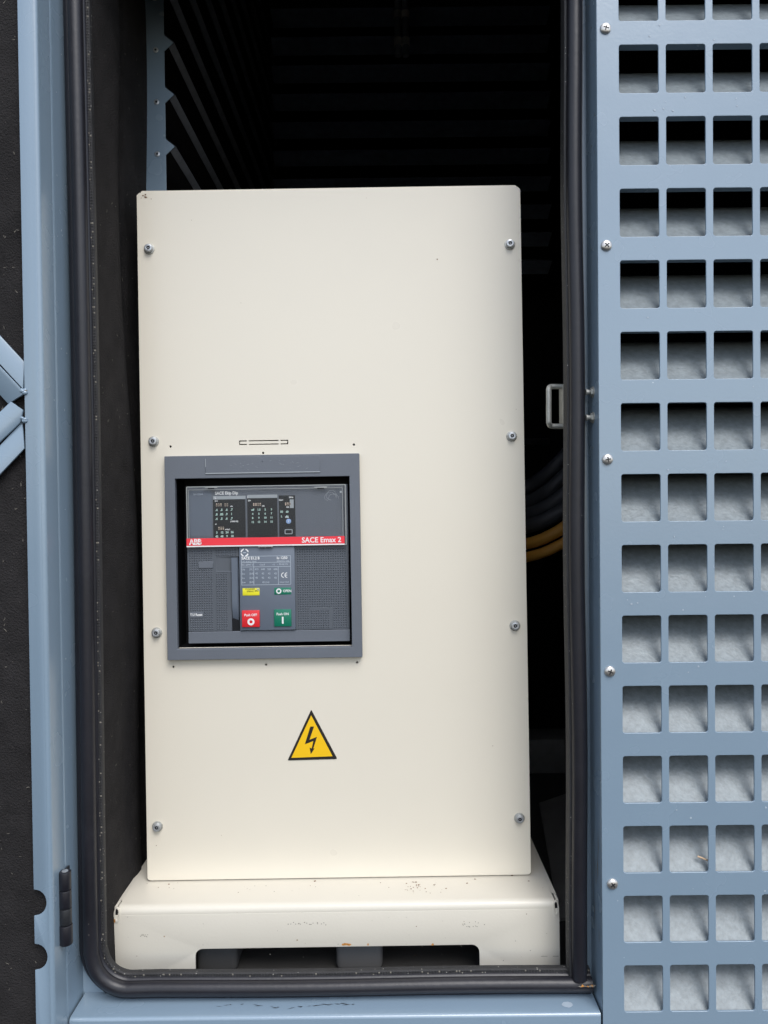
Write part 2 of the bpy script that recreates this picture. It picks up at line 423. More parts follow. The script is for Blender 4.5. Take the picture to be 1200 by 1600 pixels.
# --- left inner lining (behind the seal)
bm = bmesh.new(); t = bmesh.new()
NY, NZ = 14, 90
rows = []
for j in range(NZ+1):
    z = -.62 + 1.9*j/NZ; row = []
    for i in range(NY+1):
        y = .8935 + .2065*i/NY; u = i/NY
        # quilted bulge and the long crease running down the sheet
        crease = .50 + .28*max(0, min(1, (.42 - z)/.55))
        b = .0025*sin(z*9 + 2) + .0045*math.exp(-((u - crease + .16)/.10)**2) - .0050*math.exp(-((u - crease)/.045)**2)
        row.append(t.verts.new((-.3472 + b*1.4 + .002*sin(u*7), y, z)))
    rows.append(row)
for j in range(NZ):
    for i in range(NY): t.faces.new([rows[j][i], rows[j][i+1], rows[j+1][i+1], rows[j+1][i]])
bmesh.ops.recalc_face_normals(t, faces=t.faces); join(bm, t)
def lint(bm, n, fn, rnd, mi=1, lo=.0015, hi=.006):
    for k in range(n):
        p, u, v, nn = fn(rnd); L = rnd.uniform(lo, hi); a = rnd.uniform(0, pi)
        d = u*cos(a) + v*sin(a); e = nn.cross(d)*rnd.uniform(.00015, .00035)
        m = p + d*L*.5 + e*rnd.uniform(-4, 4)
        q = [bm.verts.new(p - e), bm.verts.new(p + e), bm.verts.new(m + e + nn*.0004), bm.verts.new(p + d*L + nn*.0002), bm.verts.new(m - e + nn*.0004)]
        f = bm.faces.new([q[0], q[1], q[2], q[3], q[4]]); f.material_index = mi
lint(bm, 95, lambda r: (Vector((-.3425 + r.uniform(0, .001), r.uniform(.90, 1.06), r.uniform(-.5, .65))), Vector((0, 1, 0)), Vector((0, 0, 1)), Vector((1, 0, 0))), random.Random(2))
obj('foam_lining', bm, [FOAM, LINT], enc, True, 80)

# --- corner plate with rivets and chevron louvre ends
PY = 1.10
bm = bmesh.new()
sheet(bm, [rrect(-.3500, -.3165, -.62, 1.28, 0)], PY, PY+.002, .0004)
cp = obj('corner_plate', bm, BLUE, enc)
louv_z = [.4745 + .0760*k for k in range(-1, 11)]
for z in louv_z[:8]:
    bm = bmesh.new(); c = Vector((-.3290, PY, z + .0405 - .0))
    cyl(bm, (c.x, PY-.0012, c.z), (c.x, PY+.001, c.z), .0040, seg=18, bev=.0006)
    cyl(bm, (c.x, PY-.0014, c.z), (c.x, PY-.0011, c.z), .0016, seg=12, mi=1)
    obj('rivet', bm, [ZINC, DARKM], cp, True)
bm = bmesh.new()
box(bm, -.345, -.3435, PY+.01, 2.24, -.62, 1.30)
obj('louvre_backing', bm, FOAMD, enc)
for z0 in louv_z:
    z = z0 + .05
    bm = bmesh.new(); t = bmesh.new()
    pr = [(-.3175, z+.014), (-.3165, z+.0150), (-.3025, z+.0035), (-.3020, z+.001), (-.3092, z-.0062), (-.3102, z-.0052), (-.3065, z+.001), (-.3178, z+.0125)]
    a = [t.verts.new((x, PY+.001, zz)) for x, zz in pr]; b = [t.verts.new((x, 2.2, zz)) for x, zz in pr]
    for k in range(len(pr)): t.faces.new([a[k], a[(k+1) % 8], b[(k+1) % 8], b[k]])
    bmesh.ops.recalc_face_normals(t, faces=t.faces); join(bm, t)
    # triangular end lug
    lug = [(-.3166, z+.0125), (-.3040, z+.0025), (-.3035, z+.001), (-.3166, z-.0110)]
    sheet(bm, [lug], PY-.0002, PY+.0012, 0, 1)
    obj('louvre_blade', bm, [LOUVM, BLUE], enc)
# rear louvres, far back in the dark
for k in range(12):
    z = .64 + .0755*k; bm = bmesh.new(); t = bmesh.new()
    pr = [(2.05, z+.02), (2.0, z), (2.05, z-.02), (2.053, z-.018), (2.006, z), (2.053, z+.018)]
    a = [t.verts.new((-.29, y, zz)) for y, zz in pr]; b = [t.verts.new((.46, y, zz)) for y, zz in pr]
    for q in range(6): t.faces.new([a[q], a[(q+1) % 6], b[(q+1) % 6], b[q]])
    bmesh.ops.recalc_face_normals(t, faces=t.faces); join(bm, t)
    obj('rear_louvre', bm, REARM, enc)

# --- punched grille sheet to the right of the doorway
HX, HP, HW = .2732, .05345, .0450
HZ, VP, HH = .5158, .08147, .0545
GX1 = .2732 + HP*6 + .02
rowz = [HZ - VP*k for k in range(-4, 16)]          # top edge of each row of holes
bm = bmesh.new()
loops = [rrect(RX, GX1, rowz[-1]-HH-.02, GTOP + .02, 0)]
for z in rowz:
    for c in range(6):
        x = HX + HP*c - .0; loops.append(rrect(x, x+HW, z-HH, z, .0028, 4))
sheet(bm, loops, F, F+.0024, .0005)
for z in rowz: box(bm, RX+.006, GX1-.006, F+.0022, F+.0125, z+.0008, z+.0022)       # narrow stiffening lip above each row
rnd = random.Random(21)
for k in range(60):                                              # dried paint spots and dust on the sheet
    c = rnd.randrange(0, 5); x = HX + HP*c + rnd.uniform(0, HP); r_ = rnd.randrange(0, 17); z = rowz[r_] + rnd.uniform(.004, .022); rr = rnd.uniform(.0004, .0013)
    f = bm.faces.new([bm.verts.new((x + rr*cos(a*pi/4)*rnd.uniform(.7, 1.2), F-.0003, z + rr*sin(a*pi/4)*rnd.uniform(.7, 1.2))) for a in range(8)]); f.material_index = 1

grille = obj('grille_sheet', bm, [BLUE, CHALK], enc, label='blue-grey sheet punched with rows of square holes')
def phillips(c, r=.0048, a0=.3):
    bm = bmesh.new()
    cyl(bm, (c[0], c[1]+.0004, c[2]), (c[0], c[1]-.0008, c[2]), r*1.0, seg=24)
    dome(bm, (c[0], c[1]-.0008, c[2]), r, r*.42, 24)
    for k in range(2):
        a = a0 + k*pi/2; M = Matrix.Translation(Vector((c[0], c[1], c[2]))) @ Matrix.Rotation(a, 4, 'Y')
        box(bm, -r*.50, r*.50, -.0008-r*.43, -.0016, -r*.11, r*.11, mi=1, M=M)
    cyl(bm, (c[0], c[1]-.0016, c[2]), (c[0], c[1]-.0008-r*.432, c[2]), r*.22, seg=10, mi=1)
    return bm
for i, (x, z) in enumerate([(.2580, .5340), (.2575, .2884), (.2573, .0442), (.2585, -.2001), (.2600, -.4473), (.2575, .7780)]):
    obj('screw', phillips((x, F, z), .0063, .3 + i*.55), [SCREWM, DARKM], grille, True)
# sloping galvanised blades behind the grille, one per row of holes
for i, z in enumerate(rowz):
    zb = z - HH - .001; bm = bmesh.new(); t = bmesh.new()
    pr = [(F+.0026, zb-.010), (F+.0026, zb-.0015), (F+.006, zb+.001), (F+.018, zb+.0180), (F+.030, zb+.0325), (F+.042, zb+.0455), (F+.054, zb+.0540), (F+.075, zb+.0590), (F+.075, zb+.0575), (F+.042, zb+.0440), (F+.007, zb-.001), (F+.0045, zb-.010)]
    n = 6; xs = [RX+.003 + (GX1-.006-RX)*k/n for k in range(n+1)]
    rows = [[t.verts.new((x, y, zz)) for y, zz in pr] for x in xs]
    for k in range(n):
        for q in range(len(pr)): t.faces.new([rows[k][q], rows[k][(q+1) % len(pr)], rows[k+1][(q+1) % len(pr)], rows[k+1][q]])
    bmesh.ops.recalc_face_normals(t, faces=t.faces); join(bm, t)
    obj('sloped_vane', bm, GALV, enc, True, 40)
bm = bmesh.new()
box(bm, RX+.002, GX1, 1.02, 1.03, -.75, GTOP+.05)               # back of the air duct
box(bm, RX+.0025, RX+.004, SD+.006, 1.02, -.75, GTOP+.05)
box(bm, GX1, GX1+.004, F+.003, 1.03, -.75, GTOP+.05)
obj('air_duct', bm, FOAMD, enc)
bm = bmesh.new()
box(bm, GX1+.0005, 1.25, F, F+.024, -.75, 1.36, .001)
box(bm, RX+.0005, GX1, F, F+.024, GTOP+.021, 1.36, .001)
obj('front_sheet', bm, BLUE, enc)

# --- striker loop of the door latch with its nuts
bm = bmesh.new()
A = Vector((.2060, .918, .1415)); 
pts = [(.2270, .925, .1395), (.2145, .925, .1398), (.2090, .924, .1392), (.2066, .921, .1365), (.2062, .920, .131), (.2060, .920, .0995), (.2066, .921, .0935), (.2090, .924, .0908), (.2145, .925, .0903), (.2270, .925, .0903)]
tube(bm, smooth_path(pts, 4), .0033, 12)
box(bm, .2235, .2275, .905, .940, .0885, .1415, .0008)
st = obj('striker_loop', bm, STEEL, enc, True, 40)
for z in (.125, .095):
    bm = bmesh.new()
    cyl(bm, (.2478, .874, z), (.2448, .874, z), .0052, seg=6, bev=.0004)
    cyl(bm, (.2480, .874, z), (.2474, .874, z), .0068, seg=20)
    cyl(bm, (.2448, .874, z), (.2395, .874, z), .0030, seg=14, bev=.0005)
    cyl(bm, (.2410, .874, z), (.2395, .874, z), .0038, seg=12)
    obj('nut', bm, STEEL, st, True)

# ================================================================== 2. OPEN DOOR, folded back on the left
DF = .815
door = thing('open_door', FE, (-.40, DF+.03, -.72), 'blue-grey door folded right back on the left, lined with black foam and stiffened by crossing bars', 'door')
LXo = -.3733; LXi = -.3940
bm = bmesh.new()
lp = [(LXi, -.74)]
for zc in (-.5040, -.4430):                                    # half-round notches in the lip
    for i in range(13):
        a = -pi/2 + pi*i/12; lp.append((LXi + .0025 + .0108*cos(a), zc + .0155*sin(a)))
    lp.append((LXi, zc+.0155))
lp = [(LXi, -.74), ]
for zc in (-.5040, -.4430):
    lp.append((LXi, zc - .0150))
    for i in range(13):
        a = -pi/2 + pi*i/12; lp.append((LXi + .0015 + .0125*cos(a), zc + .0145*sin(a)))
    lp.append((LXi, zc + .0150))
lp += [(LXi, GTOP+.01), (LXo-.0042, GTOP+.01), (LXo-.0042, -.74)]
sheet(bm, [lp], DF, DF+.0018, .0004)
# folded outer side: rolled corner, then back to the enclosure face
t = bmesh.new()
pr = [(LXo-.0042 + .0042*sin(pi/2*i/6), DF + .0042 - .0042*cos(pi/2*i/6)) for i in range(6)] + [(LXo, DF+.0042), (LXo+.0, DF+.0315), (LXo-.002, DF+.0335), (LXo-.06, DF+.0338)]
rows = [[t.verts.new((x, y, z)) for x, y in pr] for z in (-.74, -.3, 0, .3, GTOP+.01)]
for i in range(4):
    for k in range(len(pr)-1): t.faces.new([rows[i][k], rows[i][k+1], rows[i+1][k+1], rows[i+1][k]])
bmesh.ops.recalc_face_normals(t, faces=t.faces); join(bm, t)
box(bm, -.95, LXo-.061, DF+.0315, DF+.0338, -.74, GTOP+.01)
obj('door_frame', bm, BLUE, door, True, 40)
# foam
bm = bmesh.new(); t = bmesh.new()
nx, nz = 30, 110; rows = []
for j in range(nz+1):
    z = -.735 + (GTOP+.735)*j/nz; row = []
    for i in range(nx+1):
        x = -.94 + (.565)*i/nx
        row.append(t.verts.new((x, DF + .0075 + .0012*sin(x*31+z*9) + .0010*sin(z*23+x*11), z)))
    rows.append(row)
for j in range(nz):
    for i in range(nx): t.faces.new([rows[j][i], rows[j][i+1], rows[j+1][i+1], rows[j+1][i]])
bmesh.ops.recalc_face_normals(t, faces=t.faces); join(bm, t)
lint(bm, 70, lambda r: (Vector((r.uniform(-.44, -.395), DF+.0052, r.uniform(-.56, .6))), Vector((1, 0, 0)), Vector((0, 0, 1)), Vector((0, -1, 0))), random.Random(8), lo=.001, hi=.005)
obj('foam_lining', bm, [FOAM, LINT], door, True, 80)
# crossing angle bars: each arm is an angle iron seen as two flanges
def arm(z_t, sgn):
    """arm leaving the lip at height z_t, running down/left (sgn -1) or up/left (+1)"""
    bm = bmesh.new(); L = .62
    d = Vector((-cos(radians(43)), 0, sgn*sin(radians(43)))); n = Vector((d.z, 0, -d.x))*(1 if sgn < 0 else -1)
    return bm, d, n, L
def strip(bm, p, d, n, w, y0, y1, L, cut0=0., tilt=0.):
    """strip starting at p, along d, spreading w along n; end cut slanted by cut0"""
    t = bmesh.new(); q = []
    for (s, v) in ((0, 0), (cut0, w), (L, w), (L, 0)):
        b = p + d*s + n*v
        q.append((b, tilt*v/w))
    a = [t.verts.new((b.x, y0+e, b.z)) for b, e in q]; c = [t.verts.new((b.x, y1+e, b.z)) for b, e in q]
    t.faces.new(a); t.faces.new(c[::-1])
    for k in range(4): t.faces.new([a[k], a[(k+1) % 4], c[(k+1) % 4], c[k]])
    bmesh.ops.recalc_face_normals(t, faces=t.faces)
    bmesh.ops.bevel(t, geom=list(t.edges), offset=.0008, segments=2, affect='EDGES', profile=.5)
    join(bm, t)
up = Vector((-.725, 0, .689)).normalized(); dn = Vector((-.70, 0, -.714)).normalized()
nu = Vector((up.z, 0, -up.x)) ; nu = -nu if nu.z > 0 else nu         # towards lower left of the up-arm
nd = Vector((-dn.z, 0, dn.x)); nd = nd if nd.z < 0 else -nd
def V3(px, py): return at(px, py, DF)
for (p0, p1, q0, q1, d, y, tip) in [
    ((36, 565), (0, 526), (36, 608), (0, 572), up, 0, None),         # upper arm, outer flange
    ((33, 606), (0, 571), (13, 631), (0, 617), up, 1, (37, 617)),         # upper arm, inner flange
    ((19, 628), (0, 646), (32, 660), (0, 693), dn, 1, (37, 641)),
    ((33, 658), (0, 693), (38, 701), (0, 743), dn, 0, None)]:
    a, b = V3(*p0), V3(*q0); d0 = (V3(*p1) - V3(*p0)); d1 = (V3(*q1) - V3(*q0))
    d0 = Vector((d0.x, 0, d0.z)).normalized(); L = .75
    y0 = DF - .0035 if y else DF - .0005
    bm = bmesh.new(); t = bmesh.new()
    quad = [a, a + d0*L, b + d0*(L), b]
    yt = [0, 0, .0030, .0030] if y else [.0030, .0030, 0, 0]
    if tip: quad.append(V3(*tip)); yt.append(.0015)
    fr_ = [t.verts.new((v.x, y0 + e, v.z)) for v, e in zip(quad, yt)]; bk = [t.verts.new((v.x, y0 + e + .003, v.z)) for v, e in zip(quad, yt)]
    t.faces.new(fr_); t.faces.new(bk[::-1])
    m_ = len(quad)
    for k in range(m_): t.faces.new([fr_[k], fr_[(k+1) % m_], bk[(k+1) % m_], bk[k]])
    if d is up and y: # small pointed corner of the cut end
        pass
    bmesh.ops.recalc_face_normals(t, faces=t.faces)
    bmesh.ops.bevel(t, geom=list(t.edges), offset=.0007, segments=2, affect='EDGES', profile=.5)
    join(bm, t)
    obj('brace_bar', bm, BLUE, door, True, 30)
# extra flange that closes the cut end of the upper arm towards the lip
for (px, py) in ((36, 612), (35, 655)):
    bm = bmesh.new(); c = V3(px, py); rnd = random.Random(px*py)
    for k in range(5):
        o = Vector((rnd.uniform(-.0025, .0035), rnd.uniform(-.0005, .001), rnd.uniform(-.002, .002)))
        t = bmesh.new(); bmesh.ops.create_icosphere(t, subdivisions=2, radius=rnd.uniform(.0022, .0036))
        bmesh.ops.transform(t, matrix=Matrix.Translation(Vector((c.x, DF-.001, c.z)) + o) @ Matrix.Diagonal((1, .7, .8, 1)), verts=t.verts); 
        if py == 612 and k == 0:
            for f in t.faces: f.material_index = 1
        join(bm, t)
    obj('weld_bead', bm, [BLUE, LINT], door, True, 80)
# hinge in the gap
hg = None
HXc, HYc = -.3680, .836
bm = bmesh.new()
box(bm, HXc-.0055, HXc-.003, HYc+.000, HYc+.020, -.4985, -.4215, .0005)
hg = obj('hinge', bm, DARKM, door, True)
zz = [(-.4185, -.4390), (-.4395, -.4600), (-.4605, -.4790), (-.4795, -.5020)]
for i, (z1, z0) in enumerate(zz):
    bm = bmesh.new(); rr = .0066 if i != 3 else .0072
    cyl(bm, (HXc, HYc, z0), (HXc, HYc, z1), rr, seg=24, bev=.0010)
    if i == 0: cyl(bm, (HXc, HYc, z1-.001), (HXc, HYc, z1+.0004), .0036, seg=14, mi=1)
    obj('hinge_knuckle', bm, [RUBBER if i != 2 else DARKM, ZINC], hg, True)

# ================================================================== 3. INSIDE: floor, rails, cables
bm = bmesh.new(); box(bm, -1.2, 1.2, .898, 2.25, -.66, -.6075)
o = obj('floor', bm, FLOORM, None, frame=FE, p0=(0, 1.5, -.66)); props(o, 'dark painted steel floor inside the enclosure', 'floor', kind='structure')
def simple(name, bm, m, label, cat, p0, group=None, smooth=True, frame=FE, kind=None):
    o = obj(name, bm, m, None, smooth, frame=frame, p0=p0); props(o, label, cat, group, kind); return o
for (x0, x1, lab) in ((-.2490, -.1957, 'dark grey floor beam under the left end of the plinth opening'), (-.0680, -.0080, 'mid grey floor beam under the middle of the plinth opening')):
    bm = bmesh.new(); box(bm, x0, x1, 0.944, 1.9, -.607, -.535, .007, seg=3)
    simple('floor_beam', bm, GREYBLOCK if x0 > -.1 else GREYDARK, lab, 'beam', ((x0+x1)/2, 1.4, -.607), 'floor beams beneath the cabinet')
bm = bmesh.new(); box(bm, .262, .56, 1.62, 1.70, -.607, -.530, .004)
simple('floor_rail', bm, RAILM, 'dark cross rail on the floor, right of the cabinet, beside the door seal', 'rail', (.4, 1.6, -.607))
bm = bmesh.new(); t = bmesh.new()
vs = [t.verts.new(p) for p in ((.245, 1.05, -.606), (.42, 1.05, -.606), (.42, 1.45, -.606), (.30, 1.45, -.606), (.245, 1.05, -.602), (.42, 1.05, -.575), (.42, 1.45, -.56), (.30, 1.45, -.60))]
for q in ((0, 1, 5, 4), (1, 2, 6, 5), (2, 3, 7, 6), (3, 0, 4, 7), (4, 5, 6, 7)): t.faces.new([vs[k] for k in q])
bmesh.ops.recalc_face_normals(t, faces=t.faces); join(bm, t)
simple('floor_wedge', bm, RAILM, 'dark sloping plate on the floor behind the right side of the plinth', 'plate', (.33, 1.2, -.606), smooth=False)

def cable(pxs, Y, r, m, label, cat='cable', grp=None):
    pts = [at(x, y, Y + dy) for x, y, dy in pxs]
    bm = bmesh.new(); tube(bm, smooth_path(pts, 7), r, 14)
    simple('power_cable', bm, m, label, cat, pts[0], grp)
CY = 1.28
G1, G2 = 'black power cables looping behind the cabinet', 'yellow power cables looping behind the cabinet'
cable([(700, 800, .10), (790, 775, .04), (835, 755, .02), (868, 728, 0), (905, 680, .02), (930, 600, .1)], CY, .0125, CABLE, 'uppermost black cable of the bundle looping behind the right edge of the cabinet', grp=G1)
cable([(700, 825, .10), (790, 797, .04), (835, 780, .0), (868, 757, -.02), (905, 715, 0), (935, 640, .1)], CY, .0125, CABLE, 'black cable second from the top of the bundle behind the cabinet', grp=G1)
cable([(700, 838, .10), (790, 814, .03), (835, 800, -.02), (870, 781, -.04), (905, 748, -.02), (940, 690, .1)], CY, .0120, CABLE, 'black cable in the middle of the bundle, third from the top', grp=G1)
cable([(700, 852, .10), (790, 830, .02), (835, 819, -.04), (870, 803, -.05), (905, 775, -.04), (945, 730, .1)], CY, .0125, CABLE, 'lowest black cable, lying just above the yellow ones', grp=G1)
cable([(700, 850, .10), (790, 852, .02), (830, 848, -.04), (868, 832, -.06), (905, 806, -.05), (950, 770, .1)], CY-.02, .0095, CABLEY, 'upper of the two yellow cables at the right of the cabinet', grp=G2)
cable([(700, 868, .10), (790, 873, .02), (830, 869, -.04), (868, 855, -.06), (905, 832, -.05), (950, 800, .1)], CY-.02, .0085, CABLEY, 'lower of the two yellow cables at the right of the cabinet', grp=G2)
bm = bmesh.new(); a = at(815, 691, 1.6); b = at(859, 691, 1.6); box(bm, a.x-.12, b.x, 1.6, 1.62, a.z-.007, a.z+.008, .003)
simple('support_bracket', bm, DARKM, 'short dark horizontal bracket in the gap right of the cabinet, below the striker loop', 'bracket', (b.x, 1.6, b.z))
# hanging conduit, high up at the back
cn = thing('hanging_conduit', FE, at(628, 90, 1.9), 'dim pair of ribbed conduits hanging from the roof at the back, held by pale clamps', 'conduit')
for k, x in enumerate((622, 634)):
    p = at(x, 88, 1.9); bm = bmesh.new(); zt = 1.31; n = int((zt-p.z)/.004)
    pts = [(p.x, 1.9, p.z + (zt-p.z)*i/n) for i in range(n+1)]
    tube(bm, pts, [.0085 + (.0009 if i % 2 else 0) for i in range(n+1)], 12)
    obj('conduit_tube', bm, LGREY, cn, True)
    for y0, y1 in ((18, 29), (60, 72)):
        a = at(x, y0, 1.9); b = at(x, y1, 1.9); bm = bmesh.new(); cyl(bm, (p.x, 1.9, b.z), (p.x, 1.9, a.z), .0105, seg=16, bev=.001)
        obj('clamp', bm, PALEC, cn, True)

# ================================================================== 4. CABINET
PX0, PX1, PZ0, PZ1 = -.3272, .1908, -.4925, .4362
cab = thing('electrical_cabinet', FC, (-.068, 1.12, -.6075), 'tall cream steel electrical cabinet with bolted front panel, standing on a folded plinth', 'cabinet')
# front panel: one sheet with the breaker opening, small holes and the knock-out slot
BX0, BZ1 = P(258, 712); BX1, BZ0 = P(563, 1028)
BX0, BX1 = P(259.0, 870, .9885)[0], P(563.8, 870, .9885)[0]
BZ1, BZ0 = P(411, 710.5, .9885)[1], P(411, 1029.5, .9885)[1]
OX0, OX1 = P(276, 880)[0]-.001, P(548.5, 880)[0]+.001
OZ1, OZ0 = P(411, 746)[1]+.002, P(411, 1009.8)[1]
bm = bmesh.new()
c = .0035
outl = rrect(PX0, PX1, PZ0, PZ1, n=4, rr=(.004, .004, 0, 0))
outl = outl[:-2] + [(PX1, PZ1-c), (PX1-c, PZ1), (PX0+c, PZ1), (PX0, PZ1-c)]
loops = [outl, rrect(OX0, OX1, OZ0, OZ1, .001)]
for px, py in ((267, 698), (411.5, 708), (553, 695), (271.5, 1041.5), (416, 1038), (558, 1034.5)):
    x, z = P(px, py); loops.append(circ(x, z, .00155, 10))
sx0, sz = P(374, 692); sx1, _ = P(450.5, 691); sz = P(412, 691.5)[1]; hw = .0030
# knock-out: slit ring with two bridges
for (a0, a1, sides) in ((sx0, sx0+.0105, 'l'), (sx0+.0130, sx1-.0130, 'm'), (sx1-.0105, sx1, 'r')):
    th = .0013
    if sides == 'm':
        loops.append([(a0, sz+hw-th), (a1, sz+hw-th), (a1, sz+hw), (a0, sz+hw)])
        loops.append([(a0, sz-hw), (a1, sz-hw), (a1, sz-hw+th), (a0, sz-hw+th)])
    elif sides == 'l':
        loops.append([(a1, sz+hw), (a0, sz+hw), (a0, sz-hw), (a1, sz-hw), (a1, sz-hw+th), (a0+th, sz-hw+th), (a0+th, sz+hw-th), (a1, sz+hw-th)])
    else:
        loops.append([(a0, sz+hw), (a1, sz+hw), (a1, sz-hw), (a0, sz-hw), (a0, sz-hw+th), (a1-th, sz-hw+th), (a1-th, sz+hw-th), (a0, sz+hw-th)])
sheet(bm, loops, .998, 1.000, .0003)
# folded edges of the panel
box(bm, PX0+.0003, PX0+.002, 1.0004, 1.018, PZ0+.004, PZ1-.007, mi=0); box(bm, PX1-.002, PX1-.0003, 1.0004, 1.018, PZ0+.004, PZ1-.007)
# chipped corner
for k in range(6):
    x = PX0 + .006 + random.uniform(0, .009); z = PZ1 - .0025 - random.uniform(0, .004) ; r_ = random.uniform(.0003, .0009)
    if x + 0 < PX0 + .008: z -= .003
    f = bm.faces.new([bm.verts.new((x + r_*cos(a*pi/3)*1.8, .9975, z + r_*sin(a*pi/3))) for a in range(6)]); f.material_index = 1
for (px, py, r_) in ((683, 406, .0009), (237, 312, .0006), (377, 474, .0004), (300, 345, .0004), (806, 640, .0004), (245, 1320, .0006)):
    x, z = P(px, py); f = bm.faces.new([bm.verts.new((x + r_*cos(a*pi/3), .9977, z + r_*sin(a*pi/3))) for a in range(6)]); f.material_index = 1
fp = obj('front_panel', bm, [CREAM, RUST], cab)
# body behind
bm = bmesh.new()
bx0, bx1, bz1 = PX0+.004, PX1-.004, PZ1+.0034
box(bm, bx0, bx1, 1.030, 1.032, PZ1-.02, bz1-.006)
def shell(b, x0, x1, y0, y1, z0, z1, th=.002):
    box(b, x0, x0+th, y0, y1, z0, z1); box(b, x1-th, x1, y0, y1, z0, z1)
    box(b, x0+th, x1-th, y0, y1, z1-th, z1); box(b, x0+th, x1-th, y0, y1, z0, z0+th); box(b, x0+th, x1-th, y1-th, y1, z0+th, z1-th)
shell(bm, bx0, bx1, 1.004, 1.33, -.4955, bz1)
# return flange along the front
sheet(bm, [rrect(bx0, bx1, -.4955, bz1+.0005, n=3, rr=(0, 0, .003, .003)), rrect(bx0+.03, bx1-.03, -.47, bz1-.03, .002)], 1.0015, 1.0035, .0003)
obj('cabinet_body', bm, CREAM, cab)
# bolts
for i, (px, py) in enumerate([(234, 390), (796, 383), (241, 690), (799, 682), (246, 988), (804, 977), (247, 1290), (811, 1277)]):
    x, z = P(px, py); bm = bmesh.new()
    cyl(bm, (x, .9982, z), (x, .9966, z), .0072, seg=28, bev=.0005, mi=1)          # washer
    cyl(bm, (x, .9968, z), (x, .9930, z), .0055, .0050, seg=28, bev=.0010)          # head
    t0 = .9930
    sheet(bm, [circ(x, z, .0050, 24), [(x + .0026*cos(a*pi/3 + i), z + .0026*sin(a*pi/3 + i)) for a in range(6)]], t0-.0012, t0, .0004)
    bm2 = [(x + .0026*cos(a*pi/3 + i), z + .0026*sin(a*pi/3 + i)) for a in range(6)]
    f = bm.faces.new([bm.verts.new((a, t0-.0002, b)) for a, b in bm2]); f.material_index = 2
    dome(bm, (x, t0-.0002, z), .0008, .0006, 8, 2, mi=0)
    obj('bolt', bm, [ZINC, STEEL, DARKM], fp, True)
# plinth: folded cream sheet, opening at the bottom
Y1 = .934
BL, BR = -.3497, .2136; BT = -.4945; BB = -.6060
bm = bmesh.new(); 
ox0, oz = P(305, 1482, Y1); ox1, _ = P(749, 1476, Y1); oz = P(527, 1479.5, Y1)[1]
R = .0085
front = [(BL, BB), (ox0, BB)] + [(ox0, oz-.0095)] + [(ox0+.0095 - .0095*cos(a*pi/10), oz-.0095 + .0095*sin(a*pi/10)) for a in range(1, 6)] \
      + [(ox1-.0095 + .0095*sin(a*pi/10), oz-.0095 + .0095*cos(a*pi/10)) for a in range(0, 6)] + [(ox1, BB), (BR, BB), (BR, BT-R-.0015), (BL, BT-R-.0015)]
sheet(bm, [front], Y1, Y1+.003, .0004)
t = bmesh.new()
prof = [(Y1+.0002 + R - R*cos(pi/2*i/8), BT - R + R*sin(pi/2*i/8)) for i in range(9)]
prof = [(Y1+.0002, BT-R-.0016)] + prof + [(1.38, BT)]
xs = [BL + .0075, BR - .0075]
n = 20
rows = []
for k in range(n+1):
    x = BL + .0055 + (BR-BL-.011)*k/n
    rows.append([t.verts.new((x, y, z)) for y, z in prof])
for k in range(n):
    for q in range(len(prof)-1): t.faces.new([rows[k][q], rows[k][q+1], rows[k+1][q+1], rows[k+1][q]])
# top strips out to the folded sides, behind the corner reliefs
for (xa, xb) in ((BL, BL+.0055), (BR-.0055, BR)):
    vs = [t.verts.new(p) for p in ((xa, Y1+.020, BT-.0003), (xb, Y1+.016, BT), (xb, 1.38, BT), (xa, 1.38, BT-.0003))]; t.faces.new(vs)
bmesh.ops.recalc_face_normals(t, faces=t.faces); join(bm, t)
# folded sides
for x in (BL, BR-.003):
    box(bm, x, x+.003, Y1+.0035, 1.38, BB, BT-.0006, .0006)
# scuffs, rust spots and scratches
rnd = random.Random(9)
def fleck_top(px, py, r_, mi):
    # intersect with plinth top in cabinet frame
    x, z = P(px, py, 1.0); k = BT / z
    y = k; x = x*k
    f = bm.faces.new([bm.verts.new((x + r_*cos(a*pi/3+1)*rnd.uniform(.6, 1.6), y + r_*sin(a*pi/3+1)*rnd.uniform(.6, 2.2), BT + .0003)) for a in range(6)]); f.material_index = mi
def fleck_front(px, py, rx, rz, mi):
    x, z = P(px, py, Y1); f = bm.faces.new([bm.verts.new((x + rx*cos(a*pi/3)*rnd.uniform(.7, 1.3), Y1-.0002, z + rz*sin(a*pi/3)*rnd.uniform(.7, 1.3))) for a in range(6)]); f.material_index = mi
for k in range(26): fleck_top(rnd.gauss(652, 18), rnd.uniform(1378, 1396), rnd.uniform(.0003, .0010), 1)
for k in range(30): fleck_top(rnd.uniform(225, 850), rnd.uniform(1378, 1400), rnd.uniform(.0002, .0007), rnd.choice((1, 1, 3)))
for px, py in ((730, 1380), (742, 1374), (800, 1368), (826, 1377), (264, 1382), (678, 1383), (492, 1377)): fleck_top(px, py, .0012, 1)
for k in range(34): fleck_front(rnd.uniform(190, 860), rnd.uniform(1425, 1505), rnd.uniform(.0002, .0007), rnd.uniform(.0002, .0006), rnd.choice((1, 3, 3)))
for k in range(10): fleck_front(220 + k*1.2, 1462 + rnd.uniform(-2, 2), .0006, .0005, 3)
for k in range(16): fleck_front(450 + k*4 + rnd.uniform(-2, 2), 1443 + rnd.uniform(-2, 2), .0008, .0005, 3)
for k in range(14): fleck_front(735 + rnd.gauss(0, 8), 1446 + rnd.gauss(0, 3), .0006, .0005, 3)
for px in (848, 852, 866, 870): fleck_front(px, 1494, .0030, .0003, 3)
for px, r_ in ((537, .0030), (541, .0038), (545, .0028), (676, .0015), (575, .001)): fleck_front(px, 1475.5, r_, .0016, 2)
